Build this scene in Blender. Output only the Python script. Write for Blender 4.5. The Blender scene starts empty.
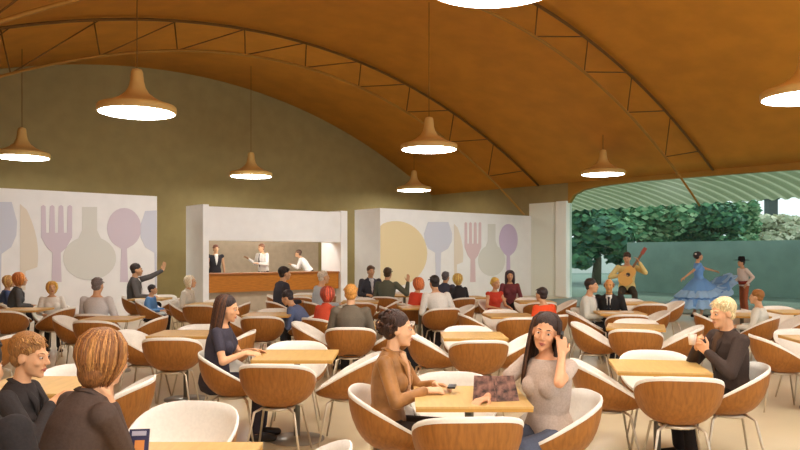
import bpy, bmesh, math, random
from mathutils import Vector, Matrix
from mathutils.geometry import tessellate_polygon
random.seed(7)
C = bpy.context.scene.collection
R = math.radians
F, Y0, H = 740.0, 255.0, 1.62            # focal length in pixels, horizon row, eye height
ANG = math.atan2(.648, .761)             # the hall stands turned to the camera
E = Vector((.761, .648, 0)); N = Vector((-.648, .761, 0))

def at_d(px, d, z=0.0): return Vector(((px-400)/F*d, d, z))
def at_z(px, py, z):
    d = F*(H-z)/(py-Y0)
    return Vector(((px-400)/F*d, d, z))
def wall_uz(px, py, n):                   # pixel -> (u, z) on the wall plane at distance n
    rx = (px-400)/F
    Y = n/(N.x*rx+N.y)
    return (E.x*rx+E.y)*Y, H-(py-Y0)/F*Y

# ------------------------------------------------------------------ materials
def srgb(c):
    return tuple(((v/255)/12.92 if v/255 <= .04045 else ((v/255+.055)/1.055)**2.4) for v in c)+(1,)
MATS = {}
def mat(name, col, rough=.6, metal=0, noise=0, nscale=40, emit=0, spec=.35, bump=0, stretch=None, col2=None):
    if name in MATS: return MATS[name]
    m = bpy.data.materials.new(name); m.use_nodes = True
    nt = m.node_tree; b = nt.nodes['Principled BSDF']
    c = srgb(col)
    b.inputs['Base Color'].default_value = c
    b.inputs['Roughness'].default_value = rough
    b.inputs['Metallic'].default_value = metal
    b.inputs['Specular IOR Level'].default_value = spec
    if emit:
        b.inputs['Emission Color'].default_value = c
        b.inputs['Emission Strength'].default_value = emit
    if noise or bump or col2:
        tc = nt.nodes.new('ShaderNodeTexCoord'); mp = nt.nodes.new('ShaderNodeMapping')
        nt.links.new(tc.outputs['Object'], mp.inputs['Vector'])
        if stretch: mp.inputs['Scale'].default_value = stretch
        nz = nt.nodes.new('ShaderNodeTexNoise'); nz.inputs['Scale'].default_value = nscale
        nz.inputs['Detail'].default_value = 4
        nt.links.new(mp.outputs['Vector'], nz.inputs['Vector'])
        rp = nt.nodes.new('ShaderNodeValToRGB')
        rp.color_ramp.elements[0].position = .35; rp.color_ramp.elements[1].position = .65
        if col2: c0, c1 = c, srgb(col2)
        else:
            c0 = tuple(v*(1-noise) for v in c[:3])+(1,); c1 = tuple(min(1, v*(1+noise)) for v in c[:3])+(1,)
        rp.color_ramp.elements[0].color = c0; rp.color_ramp.elements[1].color = c1
        nt.links.new(nz.outputs['Fac'], rp.inputs['Fac'])
        nt.links.new(rp.outputs['Color'], b.inputs['Base Color'])
        if bump:
            bp = nt.nodes.new('ShaderNodeBump'); bp.inputs['Strength'].default_value = bump
            bp.inputs['Distance'].default_value = .01
            nt.links.new(nz.outputs['Fac'], bp.inputs['Height']); nt.links.new(bp.outputs['Normal'], b.inputs['Normal'])
    MATS[name] = m
    return m
def cloth(col, bump=.15): return mat('cloth_%d_%d_%d' % tuple(col), col, .85, noise=.07, nscale=90, bump=bump, spec=.15)
def skin(col): return mat('skin_%d_%d_%d' % tuple(col), col, .5, noise=.06, nscale=18, spec=.3)
def hairm(col): return mat('hair_%d_%d_%d' % tuple(col), col, .5, noise=.4, nscale=30, bump=.5, stretch=(6, 6, 1), spec=.4)

veneer = mat('walnut_veneer', (156, 100, 42), .45, noise=.16, nscale=9, stretch=(6, 6, .6), spec=.35)
lining = mat('white_upholstery', (236, 231, 220), .6, noise=.03, nscale=60, spec=.2)
chrome = mat('pale_steel', (206, 194, 172), .35, metal=.6)
tabletop_m = mat('ochre_laminate', (208, 170, 104), .4, noise=.06, nscale=6, stretch=(8, 1, 1))
table_edge = mat('ochre_edge', (196, 146, 66), .5)
post_m = mat('grey_steel', (150, 145, 132), .4, metal=.5)
floor_m = mat('polished_floor', (204, 188, 154), .28, noise=.05, nscale=1.2, spec=.4)
vault_m = mat('orange_vault', (216, 146, 46), .75, noise=.07, nscale=1.3, bump=.05)
tymp_m = mat('olive_plaster', (160, 145, 98), .8, noise=.06, nscale=2)
white_m = mat('white_panel', (242, 242, 240), .6, noise=.02, nscale=3)
grey_m = mat('grey_panel', (196, 190, 178), .7, noise=.03, nscale=3)
truss_m = mat('brown_steel', (122, 84, 32), .5, metal=.2)
kiosk_back_m = mat('kiosk_taupe', (190, 174, 150), .8, noise=.06, nscale=5)
counter_m = mat('honey_wood', (186, 116, 34), .45, noise=.14, nscale=5, stretch=(1, 8, 8))
teal_m = mat('teal_wall', (148, 172, 168), .85, noise=.07, nscale=2)
stage_m = mat('teal_stage', (124, 142, 136), .7, noise=.06, nscale=3)
black_m = mat('black_plastic', (30, 28, 28), .35)
lamp_m = mat('lamp_enamel', (236, 200, 124), .45)
lampglow = mat('lamp_diffuser', (255, 252, 245), .5, emit=14)

# ------------------------------------------------------------------ mesh builder
class MB:
    def __init__(s): s.bm = bmesh.new(); s.mi = 0
    def face(s, vs):
        try:
            f = s.bm.faces.new(vs); f.material_index = s.mi; f.smooth = True; return f
        except ValueError: return None
    def ring(s, pts): return [s.bm.verts.new(p) for p in pts]
    def bridge(s, a, b):
        n = len(a)
        for i in range(n): s.face((a[i], a[(i+1) % n], b[(i+1) % n], b[i]))
    def box(s, c, size, rz=0):
        c = Vector(c); hx, hy, hz = [v/2 for v in size]; q = Matrix.Rotation(rz, 3, 'Z')
        v = [s.bm.verts.new(c+q @ Vector((x*hx, y*hy, z*hz))) for z in (-1, 1) for x, y in ((-1, -1), (1, -1), (1, 1), (-1, 1))]
        for f in ((3, 2, 1, 0), (4, 5, 6, 7), (0, 1, 5, 4), (1, 2, 6, 5), (2, 3, 7, 6), (3, 0, 4, 7)):
            g = s.face([v[i] for i in f]); g.smooth = False
        return s
    def box2(s, a, b):
        a, b = Vector(a), Vector(b)
        return s.box((a+b)/2, [abs(b[i]-a[i]) for i in range(3)])
    def loft(s, rings, cap=True):
        rs = [s.ring(r) for r in rings]
        for a, b in zip(rs, rs[1:]): s.bridge(a, b)
        if cap: s.face(list(reversed(rs[0]))); s.face(rs[-1])
        return s
    def frame(s, d):
        d = d.normalized(); up = Vector((0, 0, 1)) if abs(d.z) < .95 else Vector((1, 0, 0))
        x = d.cross(up).normalized(); return x, x.cross(d).normalized()
    def rod(s, a, b, r1, r2=None, n=8):
        a, b = Vector(a), Vector(b); r2 = r1 if r2 is None else r2
        x, y = s.frame(b-a)
        f = lambda c, r: [c+x*r*math.cos(t*2*math.pi/n)+y*r*math.sin(t*2*math.pi/n) for t in range(n)]
        return s.loft([f(a, r1), f(b, r2)])
    def tube(s, pts, radii, n=8, sq=None):
        pts = [Vector(p) for p in pts]
        if not hasattr(radii, '__len__'): radii = [radii]*len(pts)
        rings = []; px = None
        for i, p in enumerate(pts):
            d = (pts[min(i+1, len(pts)-1)]-pts[max(i-1, 0)]).normalized()
            if px is None: x, y = s.frame(d)
            else:
                x = (px-d*px.dot(d)).normalized(); y = x.cross(d)
            px = x; r = radii[i]; k = sq or 1
            rings.append([p+x*r*math.cos(t*2*math.pi/n)+y*r*k*math.sin(t*2*math.pi/n) for t in range(n)])
        return s.loft(rings)
    def cap(s, a, b, ra, rb, n=10):          # tapered capsule
        a, b = Vector(a), Vector(b)
        d = b-a; L = d.length
        if L < 1e-5: return s.ell(a, (ra, ra, ra))
        d = d/L; x, y = s.frame(d)
        rings = []
        for k in range(4):
            t = (k+.35)/4*math.pi/2
            rings.append((a-d*ra*math.cos(t), ra*math.sin(t)))
        rings += [(a, ra), (b, rb)]
        for k in range(3, -1, -1):
            t = (k+.35)/4*math.pi/2
            rings.append((b+d*rb*math.cos(t), rb*math.sin(t)))
        return s.loft([[c+x*r*math.cos(t*2*math.pi/n)+y*r*math.sin(t*2*math.pi/n) for t in range(n)] for c, r in rings])
    def ell(s, c, r, q=None, n=14, m=9):
        c = Vector(c); q = q or Matrix.Identity(3)
        rings = []
        for k in range(m):
            t = (k+.3)/(m-.4)*math.pi
            rings.append([c+q @ Vector((r[0]*math.sin(t)*math.cos(a*2*math.pi/n), r[1]*math.sin(t)*math.sin(a*2*math.pi/n), -r[2]*math.cos(t))) for a in range(n)])
        return s.loft(rings)
    def lathe(s, prof, n=32, c=(0, 0, 0), flat=False):
        c = Vector(c)
        return s.loft([[c+Vector((r*math.cos(t*2*math.pi/n), r*math.sin(t*2*math.pi/n), z)) for t in range(n)] for r, z in prof])
    def prism(s, poly, y0, y1):              # polygon in (x, z) extruded along y
        a = s.ring([(p[0], y0, p[1]) for p in poly]); b = s.ring([(p[0], y1, p[1]) for p in poly])
        s.bridge(a, b)
        for f in (s.face(list(reversed(a))), s.face(b)): pass
        for f in s.bm.faces: f.smooth = False
        return s
    def build(s, name, mats, parent=None, bevel=0):
        bmesh.ops.recalc_face_normals(s.bm, faces=s.bm.faces)
        me = bpy.data.meshes.new(name); s.bm.to_mesh(me); s.bm.free()
        for m in (mats if isinstance(mats, (list, tuple)) else [mats]): me.materials.append(m)
        o = bpy.data.objects.new(name, me); C.objects.link(o)
        if parent: o.parent = parent
        if bevel:
            md = o.modifiers.new('bevel', 'BEVEL'); md.width = bevel; md.segments = 2; md.limit_method = 'ANGLE'
        return o
def tag(o, label, cat, group=None):
    o['label'] = label; o['category'] = cat
    if group: o['group'] = group
    return o
def thing(name, label, cat, loc=(0, 0, 0), rz=0, group=None):
    o = bpy.data.objects.new(name, None); C.objects.link(o); o.empty_display_size = .1
    o.location = loc; o.rotation_euler = (0, 0, rz)
    return tag(o, label, cat, group)
def struct(o):
    o['kind'] = 'structure'; return o
def room(o):                                # local (u, n, z) of the hall
    o.rotation_euler = (0, 0, ANG); return o
def dup(root, loc, rz):
    r = root.copy(); C.objects.link(r); r.location = loc; r.rotation_euler = (0, 0, rz)
    for ch in list(root.children):
        c = ch.copy(); C.objects.link(c); c.parent = r
        for g in ch.children:
            d = g.copy(); C.objects.link(d); d.parent = c
    return r

# ------------------------------------------------------------------ hall shell
UC, ZC, KV = 11.0, 8.08, .0249
UR, UL, NB, NF = 23.2, -3.2, 25.0, -5.0
NM = 19.15
vz = lambda u: ZC-KV*(u-UC)**2
b = MB(); b.box2((UL, NF, -.1), (UR, NB, 0)); struct(room(b.build('floor', floor_m)))
b = MB(); us = [UL+(UR-UL)*i/48 for i in range(49)]
rings = []
for u in us:
    sl = Vector((-2*KV*(u-UC), 0, 0)).x; nx, nz = -sl, 1; l = math.hypot(nx, nz)
    rings.append((u, vz(u), u+nx/l*.15, vz(u)+nz/l*.15))
va = [[b.bm.verts.new((u, n, z)) for n in (NF, NB)] for u, z, _, _ in rings]
vb = [[b.bm.verts.new((u, n, z)) for n in (NF, NB)] for _, _, u, z in rings]
for g in (va, vb):
    for p, q in zip(g, g[1:]): b.face((p[0], p[1], q[1], q[0]))
for k in (0, 1):
    for i in range(48): b.face((va[i][k], va[i+1][k], vb[i+1][k], vb[i][k]))
for i in (0, 48): b.face((va[i][0], va[i][1], vb[i][1], vb[i][0]))
struct(room(b.build('ceiling', vault_m)))
# end wall under the vault
b = MB(); poly = [(UL, 0)]+[(UR, 0)]+[(u, vz(u)+.05) for u in reversed(us)]
b.prism(poly, NB, NB+.2); struct(room(b.build('wall_back', tymp_m)))
# left side wall (behind the viewer's left shoulder)
b = MB(); b.box2((UL-.2, 2, 0), (UL, NB, vz(UL)+.02)); struct(room(b.build('wall_left', tymp_m)))
# right side: solid return next to the mural, then the arched glazed opening
def side_n(px):                              # n where the ray of that column meets the right side plane
    rx = (px-400)/F; Y = UR/(E.x*rx+E.y); return (N.x*rx+N.y)*Y
n_open = side_n(568)
def side_z(px, py):
    rx = (px-400)/F; Y = UR/(E.x*rx+E.y); return H-(py-Y0)/F*Y
zs = vz(UR)
top = [(568, 203), (573, 195), (582, 190), (600, 186), (640, 181), (700, 176.5), (760, 172), (800, 169.5)]
arch = [(side_n(x), side_z(x, y)) for x, y in top]
n_end = 2.0
arch += [(arch[-1][0]+(n_end-arch[-1][0])*t, arch[-1][1]-.25*t*t) for t in (.25, .5, .75, 1)]
b = MB()
outer = [(n_open, zs+.1), (n_end, zs+.1)]
poly = [(n_open, zs+.1)]+arch+[(n_end, zs+.1)]
# spandrel strips so that the concave outline stays clean
def side_quad(b, n0, z0a, z0b, n1, z1a, z1b, u0, u1):
    v = [b.bm.verts.new((u, n, z)) for u in (u0, u1) for n, z in ((n0, z0a), (n1, z1a), (n1, z1b), (n0, z0b))]
    for f in ((0, 1, 2, 3), (7, 6, 5, 4), (0, 4, 5, 1), (2, 6, 7, 3)):
        g = b.face([v[i] for i in f])
        if g: g.smooth = False
for (n0, z0), (n1, z1) in zip(arch, arch[1:]): side_quad(b, n0, z0, zs+.05, n1, z1, zs+.05, UR, UR+.22)
struct(room(b.build('trim_1', mat('olive_edge_beam', (176, 130, 52), .7))))
b = MB(); b.box2((UR, NM+.1, 0), (UR+.22, NB, zs+.05)); b.box2((UR, n_open, side_z(556, 202)), (UR+.22, NM+.1, zs+.05)); struct(room(b.build('wall_right', tymp_m)))
b = MB(); b.box2((UR, n_open+.45, 0), (UR+.2, NM+.1, side_z(556, 202))); struct(room(b.build('trim_3', mat('pale_return_wall', (240, 246, 234), .6))))
b = MB(); b.box2((UR-.12, n_open-.0, 0), (UR+.25, n_open+.5, side_z(566, 201))); struct(room(b.build('trim_2', mat('white_column', (244, 248, 240), .6), bevel=.02)))
# glazing
gm = bpy.data.materials.new('tinted_glass'); gm.use_nodes = True; nt = gm.node_tree; nt.nodes.clear()
o_ = nt.nodes.new('ShaderNodeOutputMaterial'); mx = nt.nodes.new('ShaderNodeMixShader'); tr = nt.nodes.new('ShaderNodeBsdfTransparent')
gl = nt.nodes.new('ShaderNodeBsdfGlossy'); gl.inputs['Roughness'].default_value = .3
tr.inputs['Color'].default_value = (.84, .92, .9, 1); mx.inputs[0].default_value = .015
nt.links.new(tr.outputs[0], mx.inputs[1]); nt.links.new(gl.outputs[0], mx.inputs[2]); nt.links.new(mx.outputs[0], o_.inputs[0])
b = MB()
for (n0, z0), (n1, z1) in zip(arch, arch[1:]): side_quad(b, n0, .02, z0+.03, n1, .02, z1+.03, UR+.1, UR+.11)
win = struct(room(b.build('window_1', gm)))

# ------------------------------------------------------------------ trusses
lz = lambda u: 7.28-.0325*(u-UC)**2
def truss(n, label):
    t = room(thing('roof_truss', label, 'roof truss', (0, 0, 0), ANG, 'arched roof trusses'))
    ud = [UL+.4+(UR-UL-.5)*i/60 for i in range(61)]
    ul = [u for u in ud if -1.6 < u < 22.4]
    m = MB(); m.tube([(u, n, vz(u)-.08) for u in ud], .04, 6); m.build('upper_chord', truss_m, t)
    m = MB(); m.tube([(u, n, lz(u)) for u in ul], .036, 6); m.build('lower_chord', mat('tan_highlight_steel', (176, 128, 52), .5, metal=.2), t)  # lower chord's highlights are put into its lighter tan colour
    k = 0; u = .2
    while u < 21.6:
        un = u+2.0
        for a, c in (((u, n, lz(u)), (u+.25*(u-UC)/8, n, vz(u+.25*(u-UC)/8)-.08)), ((u, n, lz(u)), (un, n, vz(un)-.08))):
            m = MB(); m.rod(a, c, .018, n=6); m.build('web_strut', truss_m, t)
        u = un
truss(18.7, 'slender arched steel truss under the vault, the one nearer the mural walls')
truss(11.6, 'slender arched steel truss under the vault, the one ending above the dancers')

# ------------------------------------------------------------------ mural boxes and kiosk
NBX = NM+1.4; ZT = 3.18
u_l1 = wall_uz(157, 255, NM)[0]; u_r0 = wall_uz(380, 255, NM)[0]
b = MB(); b.box2((UL, NM, 0), (u_l1, NBX, ZT)); wl = struct(room(b.build('wall_mural_left', white_m)))
b = MB(); b.box2((u_r0, NM, 0), (UR, NBX, ZT)); wr = struct(room(b.build('wall_mural_right', white_m)))
motif = {'tan': mat('mural_tan', (232, 222, 204), .7), 'mauve': mat('mural_mauve', (216, 204, 214), .7), 'green': mat('mural_greygreen', (222, 222, 214), .7),
         'blue': mat('mural_greyblue', (212, 216, 228), .7), 'gold': mat('mural_gold', (234, 216, 172), .7), 'pink': mat('mural_pink', (222, 198, 200), .7), 'purple': mat('mural_purple', (210, 192, 218), .7)}
def arc(cx, cy, rx, ry, a0, a1, n=16): return [(cx+rx*math.cos(R(a0+(a1-a0)*i/n)), cy+ry*math.sin(R(a0+(a1-a0)*i/n))) for i in range(n+1)]
def shape(kind):                              # outlines in a unit box, y down
    if kind == 'spoon': return [(.62, 1), (.38, 1), (.42, .55)]+[(x, y) for x, y in arc(.5, .27, .5, .27, 110, 430, 24)]+[(.58, .55)]
    if kind == 'plate': return arc(.5, .5, .5, .5, 0, 352, 40)
    if kind == 'knife': return [(0, 0)]+[(math.sin(math.pi*min(1, .04+t*.62))**.8, t*.8) for t in [i/12 for i in range(1, 12)]]+[(.3, .78), (.3, 1), (0, 1)]
    if kind == 'carafe': return [(.36, 0), (.64, 0), (.64, .32)]+[(x, y) for x, y in arc(.5, .7, .5, .3, -65, 245, 26)]+[(.36, .32)]
    if kind == 'glass': return [(.14, 0), (.86, 0), (1, .2), (.98, .34), (.85, .46), (.6, .53), (.58, 1), (.42, 1), (.4, .53), (.15, .46), (.02, .34), (0, .2)]
    if kind == 'fork':
        p = []
        for i in range(4):
            x = .0+i*.285
            p += [(x, .02), (x+.07, 0), (x+.145, .02)]
            if i < 3: p += [(x+.165, .36), (x+.265, .36)]
        return p+[(1, .42), (.8, .56), (.63, .62), (.66, 1), (.34, 1), (.37, .62), (.2, .56), (0, .42)]
def add_motif(wall, kind, colour, box, name):
    x0, y0, x1, y1 = box
    poly = []
    for x, y in shape(kind):
        px = x0+(x1-x0)*x
        u, z = wall_uz(px, y0+(y1-y0)*y, NM)
        u = min(u, u_l1-.015) if wall is wl else max(u, u_r0+.015)
        poly.append((u, max(z, .3)))
    m = MB()
    tri = tessellate_polygon([[Vector((u, z, 0)) for u, z in poly]])
    va_ = m.ring([(u, NM-.012, z) for u, z in poly]); vb_ = m.ring([(u, NM-.001, z) for u, z in poly])
    m.bridge(va_, vb_)
    for t in tri: m.face([va_[k] for k in t])
    for f in m.bm.faces: f.smooth = False
    o = m.build(name, motif[colour], wall)
for k, c, bx, nm in (('glass', 'blue', (-22, 202, 17, 300), 'glass_motif'), ('knife', 'tan', (20, 204, 38, 290), 'knife_motif'), ('fork', 'mauve', (41, 205, 72, 282), 'fork_motif'),
                     ('carafe', 'green', (63, 207, 116, 280), 'carafe_motif'), ('spoon', 'mauve', (107, 208, 141, 282), 'spoon_motif'), ('glass', 'blue', (140, 211, 176, 290), 'glass_motif')):
    add_motif(wl, k, c, bx, nm)
for k, c, bx, nm in (('plate', 'gold', (364, 221, 427, 286), 'plate_motif'), ('glass', 'blue', (424, 222, 452, 280), 'glass_motif'), ('knife', 'tan', (454, 224, 463, 276), 'knife_motif'), ('fork', 'pink', (464.5, 222, 481, 282), 'fork_motif'),
                     ('carafe', 'green', (478, 224, 505, 276), 'carafe_motif'), ('spoon', 'purple', (499, 224, 517.5, 282), 'spoon_motif')):
    add_motif(wr, k, c, bx, nm)
NK = NM-.15
uk0, uk0b = wall_uz(203, 255, NK)[0], wall_uz(209, 255, NK)[0]
uk1, uk1b = wall_uz(347.5, 255, NK)[0], wall_uz(341, 255, NK)[0]
zk = 3.02; zo = wall_uz(270, 243, NK)[1]
ks = room(thing('serving_kiosk', 'white framed serving kiosk built between the two mural walls', 'kiosk', (0, 0, 0), ANG))
for nm, a, c, m_ in (('side_panel', (uk0, NK, 0), (uk0b, NK+1.1, zk), white_m), ('side_panel', (uk1b, NK, 0), (uk1, NK+1.1, zk), white_m),
                     ('header_panel', (uk0b, NK+.02, zo+.05), (uk1b, NK+.5, zk-.05), white_m)):
    m = MB(); m.box2(a, c); m.build(nm, m_, ks, bevel=.01)
m = MB(); m.box2((uk0b+.75, NK+2.6, 0), (uk1b+.9, NK+2.7, zk-.1)); m.build('rear_panel', kiosk_back_m, ks)
m = MB(); m.box2((uk0b+.02, NK+.9, 0), (uk1b-.02, NK+2.6, .14)); m.build('raised_floor', kiosk_back_m, ks)
m = MB(); m.box2((uk0b+.3, NK+.52, zo+.12), (uk1b-.3, NK+.7, zo+.16)); m.build('added_glow_strip', mat('added_kiosk_glow', (255, 250, 240), .5, emit=9), ks)  # hidden glowing strip, added to brighten the kiosk inside
zct = wall_uz(270, 272.5, NK)[1]; zcb = wall_uz(270, 291, NK)[1]
ct = room(thing('bar_counter', 'honey coloured wooden bar counter inside the serving kiosk', 'counter', (0, 0, 0), ANG))
m = MB(); m.box2((uk0b+.02, NK+.1, zcb), (uk1b-.02, NK+.65, zct-.05)); m.build('front_panel', counter_m, ct)
m = MB(); m.box2((uk0b+.02, NK+.05, zct-.05), (uk1b-.02, NK+.75, zct)); m.build('countertop', mat('counter_top_wood', (160, 98, 40), .4), ct, bevel=.008)
m = MB(); m.box2((uk0b+.02, NK+.25, 0), (uk1b-.02, NK+.6, zcb)); m.build('plinth', kiosk_back_m, ct)

# ------------------------------------------------------------------ outside
b = MB(); b.box2((UR+.22, -12, -.15), (75, 75, -.05)); struct(room(b.build('ground', mat('garden_ground', (104, 122, 112), .9, noise=.1, nscale=1))))
b = MB(); un = UR+7
rx_ = (627-400)/F; b.box2((un, -14, -.05), (un+.3, (N.x*rx_+N.y)*un/(E.x*rx_+E.y), 2.2)); gw = room(b.build('garden_wall', teal_m)); tag(gw, 'long teal garden wall beyond the glazing behind the dancers', 'wall'); gw.location = (0, 0, 0)
# corrugated canopy continuing the shell outside
b = MB(); rows = []
for i in range(9):
    t = i/8; u = UR+.25+5.2*t; row = []
    for j in range(0, 261):
        n = -6+j*.12
        row.append(b.bm.verts.new((u, n, zs-.02-.1*t-.55*t*t+(.035 if j % 4 < 2 else -.035))))
    rows.append(row)
for p, q in zip(rows, rows[1:]):
    for i in range(len(p)-1):
        b.mi = 1 if i % 4 in (0, 1) else 0; f = b.face((p[i], p[i+1], q[i+1], q[i])); f.smooth = False
def sheet(name, col):
    cm = mat(name, col, .6)
    tl = cm.node_tree.nodes.new('ShaderNodeBsdfTranslucent'); tl.inputs[0].default_value = srgb(col); ms = cm.node_tree.nodes.new('ShaderNodeMixShader'); ms.inputs[0].default_value = .6
    cm.node_tree.links.new(cm.node_tree.nodes['Principled BSDF'].outputs[0], ms.inputs[1]); cm.node_tree.links.new(tl.outputs[0], ms.inputs[2]); cm.node_tree.links.new(ms.outputs[0], cm.node_tree.nodes['Material Output'].inputs[0])
    return cm
cn = room(b.build('canopy_roof', [sheet('canopy_sheet', (216, 218, 200)), sheet('canopy_rib', (184, 190, 168))]))
sm = cn.modifiers.new('thick', 'SOLIDIFY'); sm.thickness = .03
tag(cn, 'ribbed pale canopy roof outside above the glazed side', 'canopy')
def leafy(name, label, px, d, cy, rx, rz, col, col2, n=5200, seed=1, leaf=.24, trunk=True):
    rnd = random.Random(seed)
    p = at_d(px, d)
    t = thing(name, label, 'tree', (p.x, p.y, -.05), 0, 'trees beyond the glazing')
    zc = H-(cy-Y0)/F*d; RX, RZ = rx/F*d, rz/F*d
    m = MB()
    clumps = [(Vector((rnd.uniform(-.75, .75)*RX, rnd.uniform(-.6, .6)*RX, zc+rnd.uniform(-.75, .75)*RZ)), rnd.uniform(.3, .5)) for _ in range(22)]
    for i in range(n):
        c, r = rnd.choice(clumps)
        v = Vector((rnd.gauss(0, 1), rnd.gauss(0, 1), rnd.gauss(0, 1))).normalized()*rnd.uniform(.6, 1.12)
        q = c+Vector((v.x*r*RX, v.y*r*RX, v.z*r*RZ))
        x, y = m.frame((v+Vector((rnd.gauss(0, .5), rnd.gauss(0, .5), rnd.gauss(0, .5)))))
        s_ = leaf*rnd.uniform(.6, 1.3)
        m.mi = 0 if rnd.random() < .6 else 1
        m.face([m.bm.verts.new(q+x*s_*a+y*s_*b_*.6) for a, b_ in ((-1, 0), (0, -1), (1, 0), (0, 1))])
    m.mi = 0
    for c, r in clumps: m.ell(c, (r*RX*.62, r*RX*.62, r*RZ*.62), n=8, m=6)
    m.build('foliage', [mat('leaf_%d%d%d' % col, col, .8), mat('leaf_%d%d%d' % col2, col2, .8)], t)
    if trunk:
        m = MB(); m.tube([(0, 0, 0), (.1, 0, zc*.5), (0, .1, zc)], [.3, .22, .12], 8); m.build('trunk', mat('bark', (84, 80, 62), .9, noise=.2, nscale=6), t)
G1, G2, G3 = (84, 132, 92), (140, 172, 128), (58, 104, 82)
leafy('leafy_tree', 'dark green leafy tree beyond the glazing nearest the white column', 596, 42, 232, 36, 34, G1, G3, seed=1)
leafy('leafy_tree', 'green leafy tree behind the guitarist beyond the glazing', 640, 46, 225, 42, 26, G1, G2, seed=2)
leafy('leafy_tree', 'broad dark tree behind the dancing woman beyond the glazing', 700, 48, 228, 42, 30, G1, G3, seed=3)
leafy('leafy_tree', 'pale sunlit tree at the far right beyond the glazing', 782, 54, 232, 40, 16, (178, 184, 156), (206, 204, 178), seed=4)  # sunlight on this crown is put into its pale leaf colours
leafy('leafy_tree', 'loose green tree top between the dark and pale trees', 744, 50, 222, 16, 22, G2, G1, seed=5, n=1500)
b = MB(); p = at_d(771, 60); b.box((p.x, p.y, 3), (.75, .75, 6.4)); b.box((p.x, p.y, 6.2), (.95, .95, .2)); tag(b.build('chimney', mat('dark_brick', (74, 84, 82), .9)), 'dark chimney standing above the pale tree outside', 'chimney')
# pale house seen under the near tree
p = at_d(600, 70); b = MB(); b.box((p.x+2, p.y, 1.0), (22, 4, 2.6)); 
tag(b.build('garden_pavilion', mat('pavilion_white', (232, 232, 226), .8)), 'low white building seen under the trees left of the guitarist', 'building')
# stage
n0, n1 = side_n(640)+1.5, 3.0
b = MB(); b.box2((UR-4.2, n1, 0), (UR-.15, side_n(585), .05)); struct(room(b.build('floor_stage', stage_m)))

# ------------------------------------------------------------------ pendant lamps
def lamp_proto():
    t = thing('pendant_lamp', 'x', 'lamp', (0, 0, 0), 0, 'pendant lamps under the vault')
    m = MB(); m.lathe([(.70, -.02), (.715, .0), (.715, .09), (.69, .12), (.52, .175), (.35, .25), (.22, .35), (.155, .46), (.125, .58), (.11, .74), (.09, .79), (.03, .81)], 40); m.build('lamp_shade', lamp_m, t)
    m = MB(); m.lathe([(.02, -.035), (.5, -.035), (.66, -.028), (.69, -.018), (.69, .0), (.02, 0)], 40); m.build('diffuser', lampglow, t)
    m = MB(); m.rod((0, 0, .8), (0, 0, 1.8), .009, n=6); m.build('cord', truss_m, t)
    return t
ZL = 4.30
lp = lamp_proto(); first = True
LABS = [(137, 112, 'large cream pendant lamp hanging in front of the grey end wall, upper left'), (22, 157, 'pendant lamp at the far left edge above the left mural'),
        (251, 176, 'small pendant lamp hanging above the white kiosk header'), (429, 149, 'larger pendant lamp of the pair above the plate mural'),
        (414, 190, 'smallest pendant lamp, just below the larger lamp over the plate mural'), (603, 174, 'pendant lamp near the top corner of the glazed opening'),
        (495, -17, 'pendant lamp cut off by the top edge of the picture'), (806, 97, 'pendant lamp cut off by the right edge of the picture')]
def put_lamp(p, label):
    global first
    if first: o = lp; o.location = p; first = False
    else: o = dup(lp, p, 0)
    o['label'] = label
    u = E.x*p.x+E.y*p.y
    for ch in o.children:
        if ch.name.startswith('cord'):
            ch.scale = (1, 1, vz(u)-p.z-.79); ch.location.z = .8-.8*ch.scale.z
for px, py, lab in LABS:
    p = at_z(px, py, ZL); put_lamp(p, lab)

for x, y, lab in ((-1.4, 5.2, 'added pendant lamp out of the picture, lighting the left foreground'), (3.4, 5.6, 'added pendant lamp out of the picture, lighting the right foreground'), (2.0, 1.4, 'added unseen lamp over the viewer to the right'), (-.4, .6, 'added unseen lamp over the viewer')):  # unseen extra lamps, added to brighten the foreground
    put_lamp(Vector((x, y, ZL)), lab)
# ------------------------------------------------------------------ chairs
def chair_shell():
    NA, NR = 36, 9
    def P(phi, rho, off):
        # phi 0 = back (-Y)
        cx, cy = math.sin(phi), -math.cos(phi)
        e = 2.5 if cy < 0 else 2.2; k = (abs(cx)**e+abs(cy)**e)**(-1/e)
        rx, ry = .31*cx*k, .285*cy*k
        g = (ry+.285)/.57; rx *= 1-.16*max(0, g-.4)
        zr = .765-.32*g**1.3
        t = rho*math.pi/2
        w = math.sin(t)**.75
        z = .385+(zr-.385)*(1-math.cos(t))**.95
        return Vector((rx*w*(1-off*.036), ry*w*(1-off*.036), z+off*.028*(1-rho)**.5))
    ang = [2*math.pi*i/NA for i in range(NA)]
    m = MB(); rings = [[P(a, (j+.25)/(NR+.25), 0) for a in ang] for j in range(NR+1)]
    m.loft(rings, cap=False); m.face([m.bm.verts.new(v) for v in rings[0]])
    m2 = MB(); ri = [[P(a, (j+.25)/(NR+.25), 1)+Vector((0, 0, .012 if j == NR else 0)) for a in ang] for j in range(NR+1)]
    ro = [v+Vector((0, 0, .012)) for v in rings[-1]]; out = [v*1.0+Vector((v.x*.008, v.y*.008, -.004)) for v in rings[-1]]
    low = [P(a, .965, 0)*1.0+Vector((0, 0, 0)) for a in ang]
    m2.loft(ri+[ro, out, low], cap=False); m2.face([m2.bm.verts.new(v) for v in ri[0]])
    return m, m2
GRP = 'brown tub chairs set round the tables'
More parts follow.
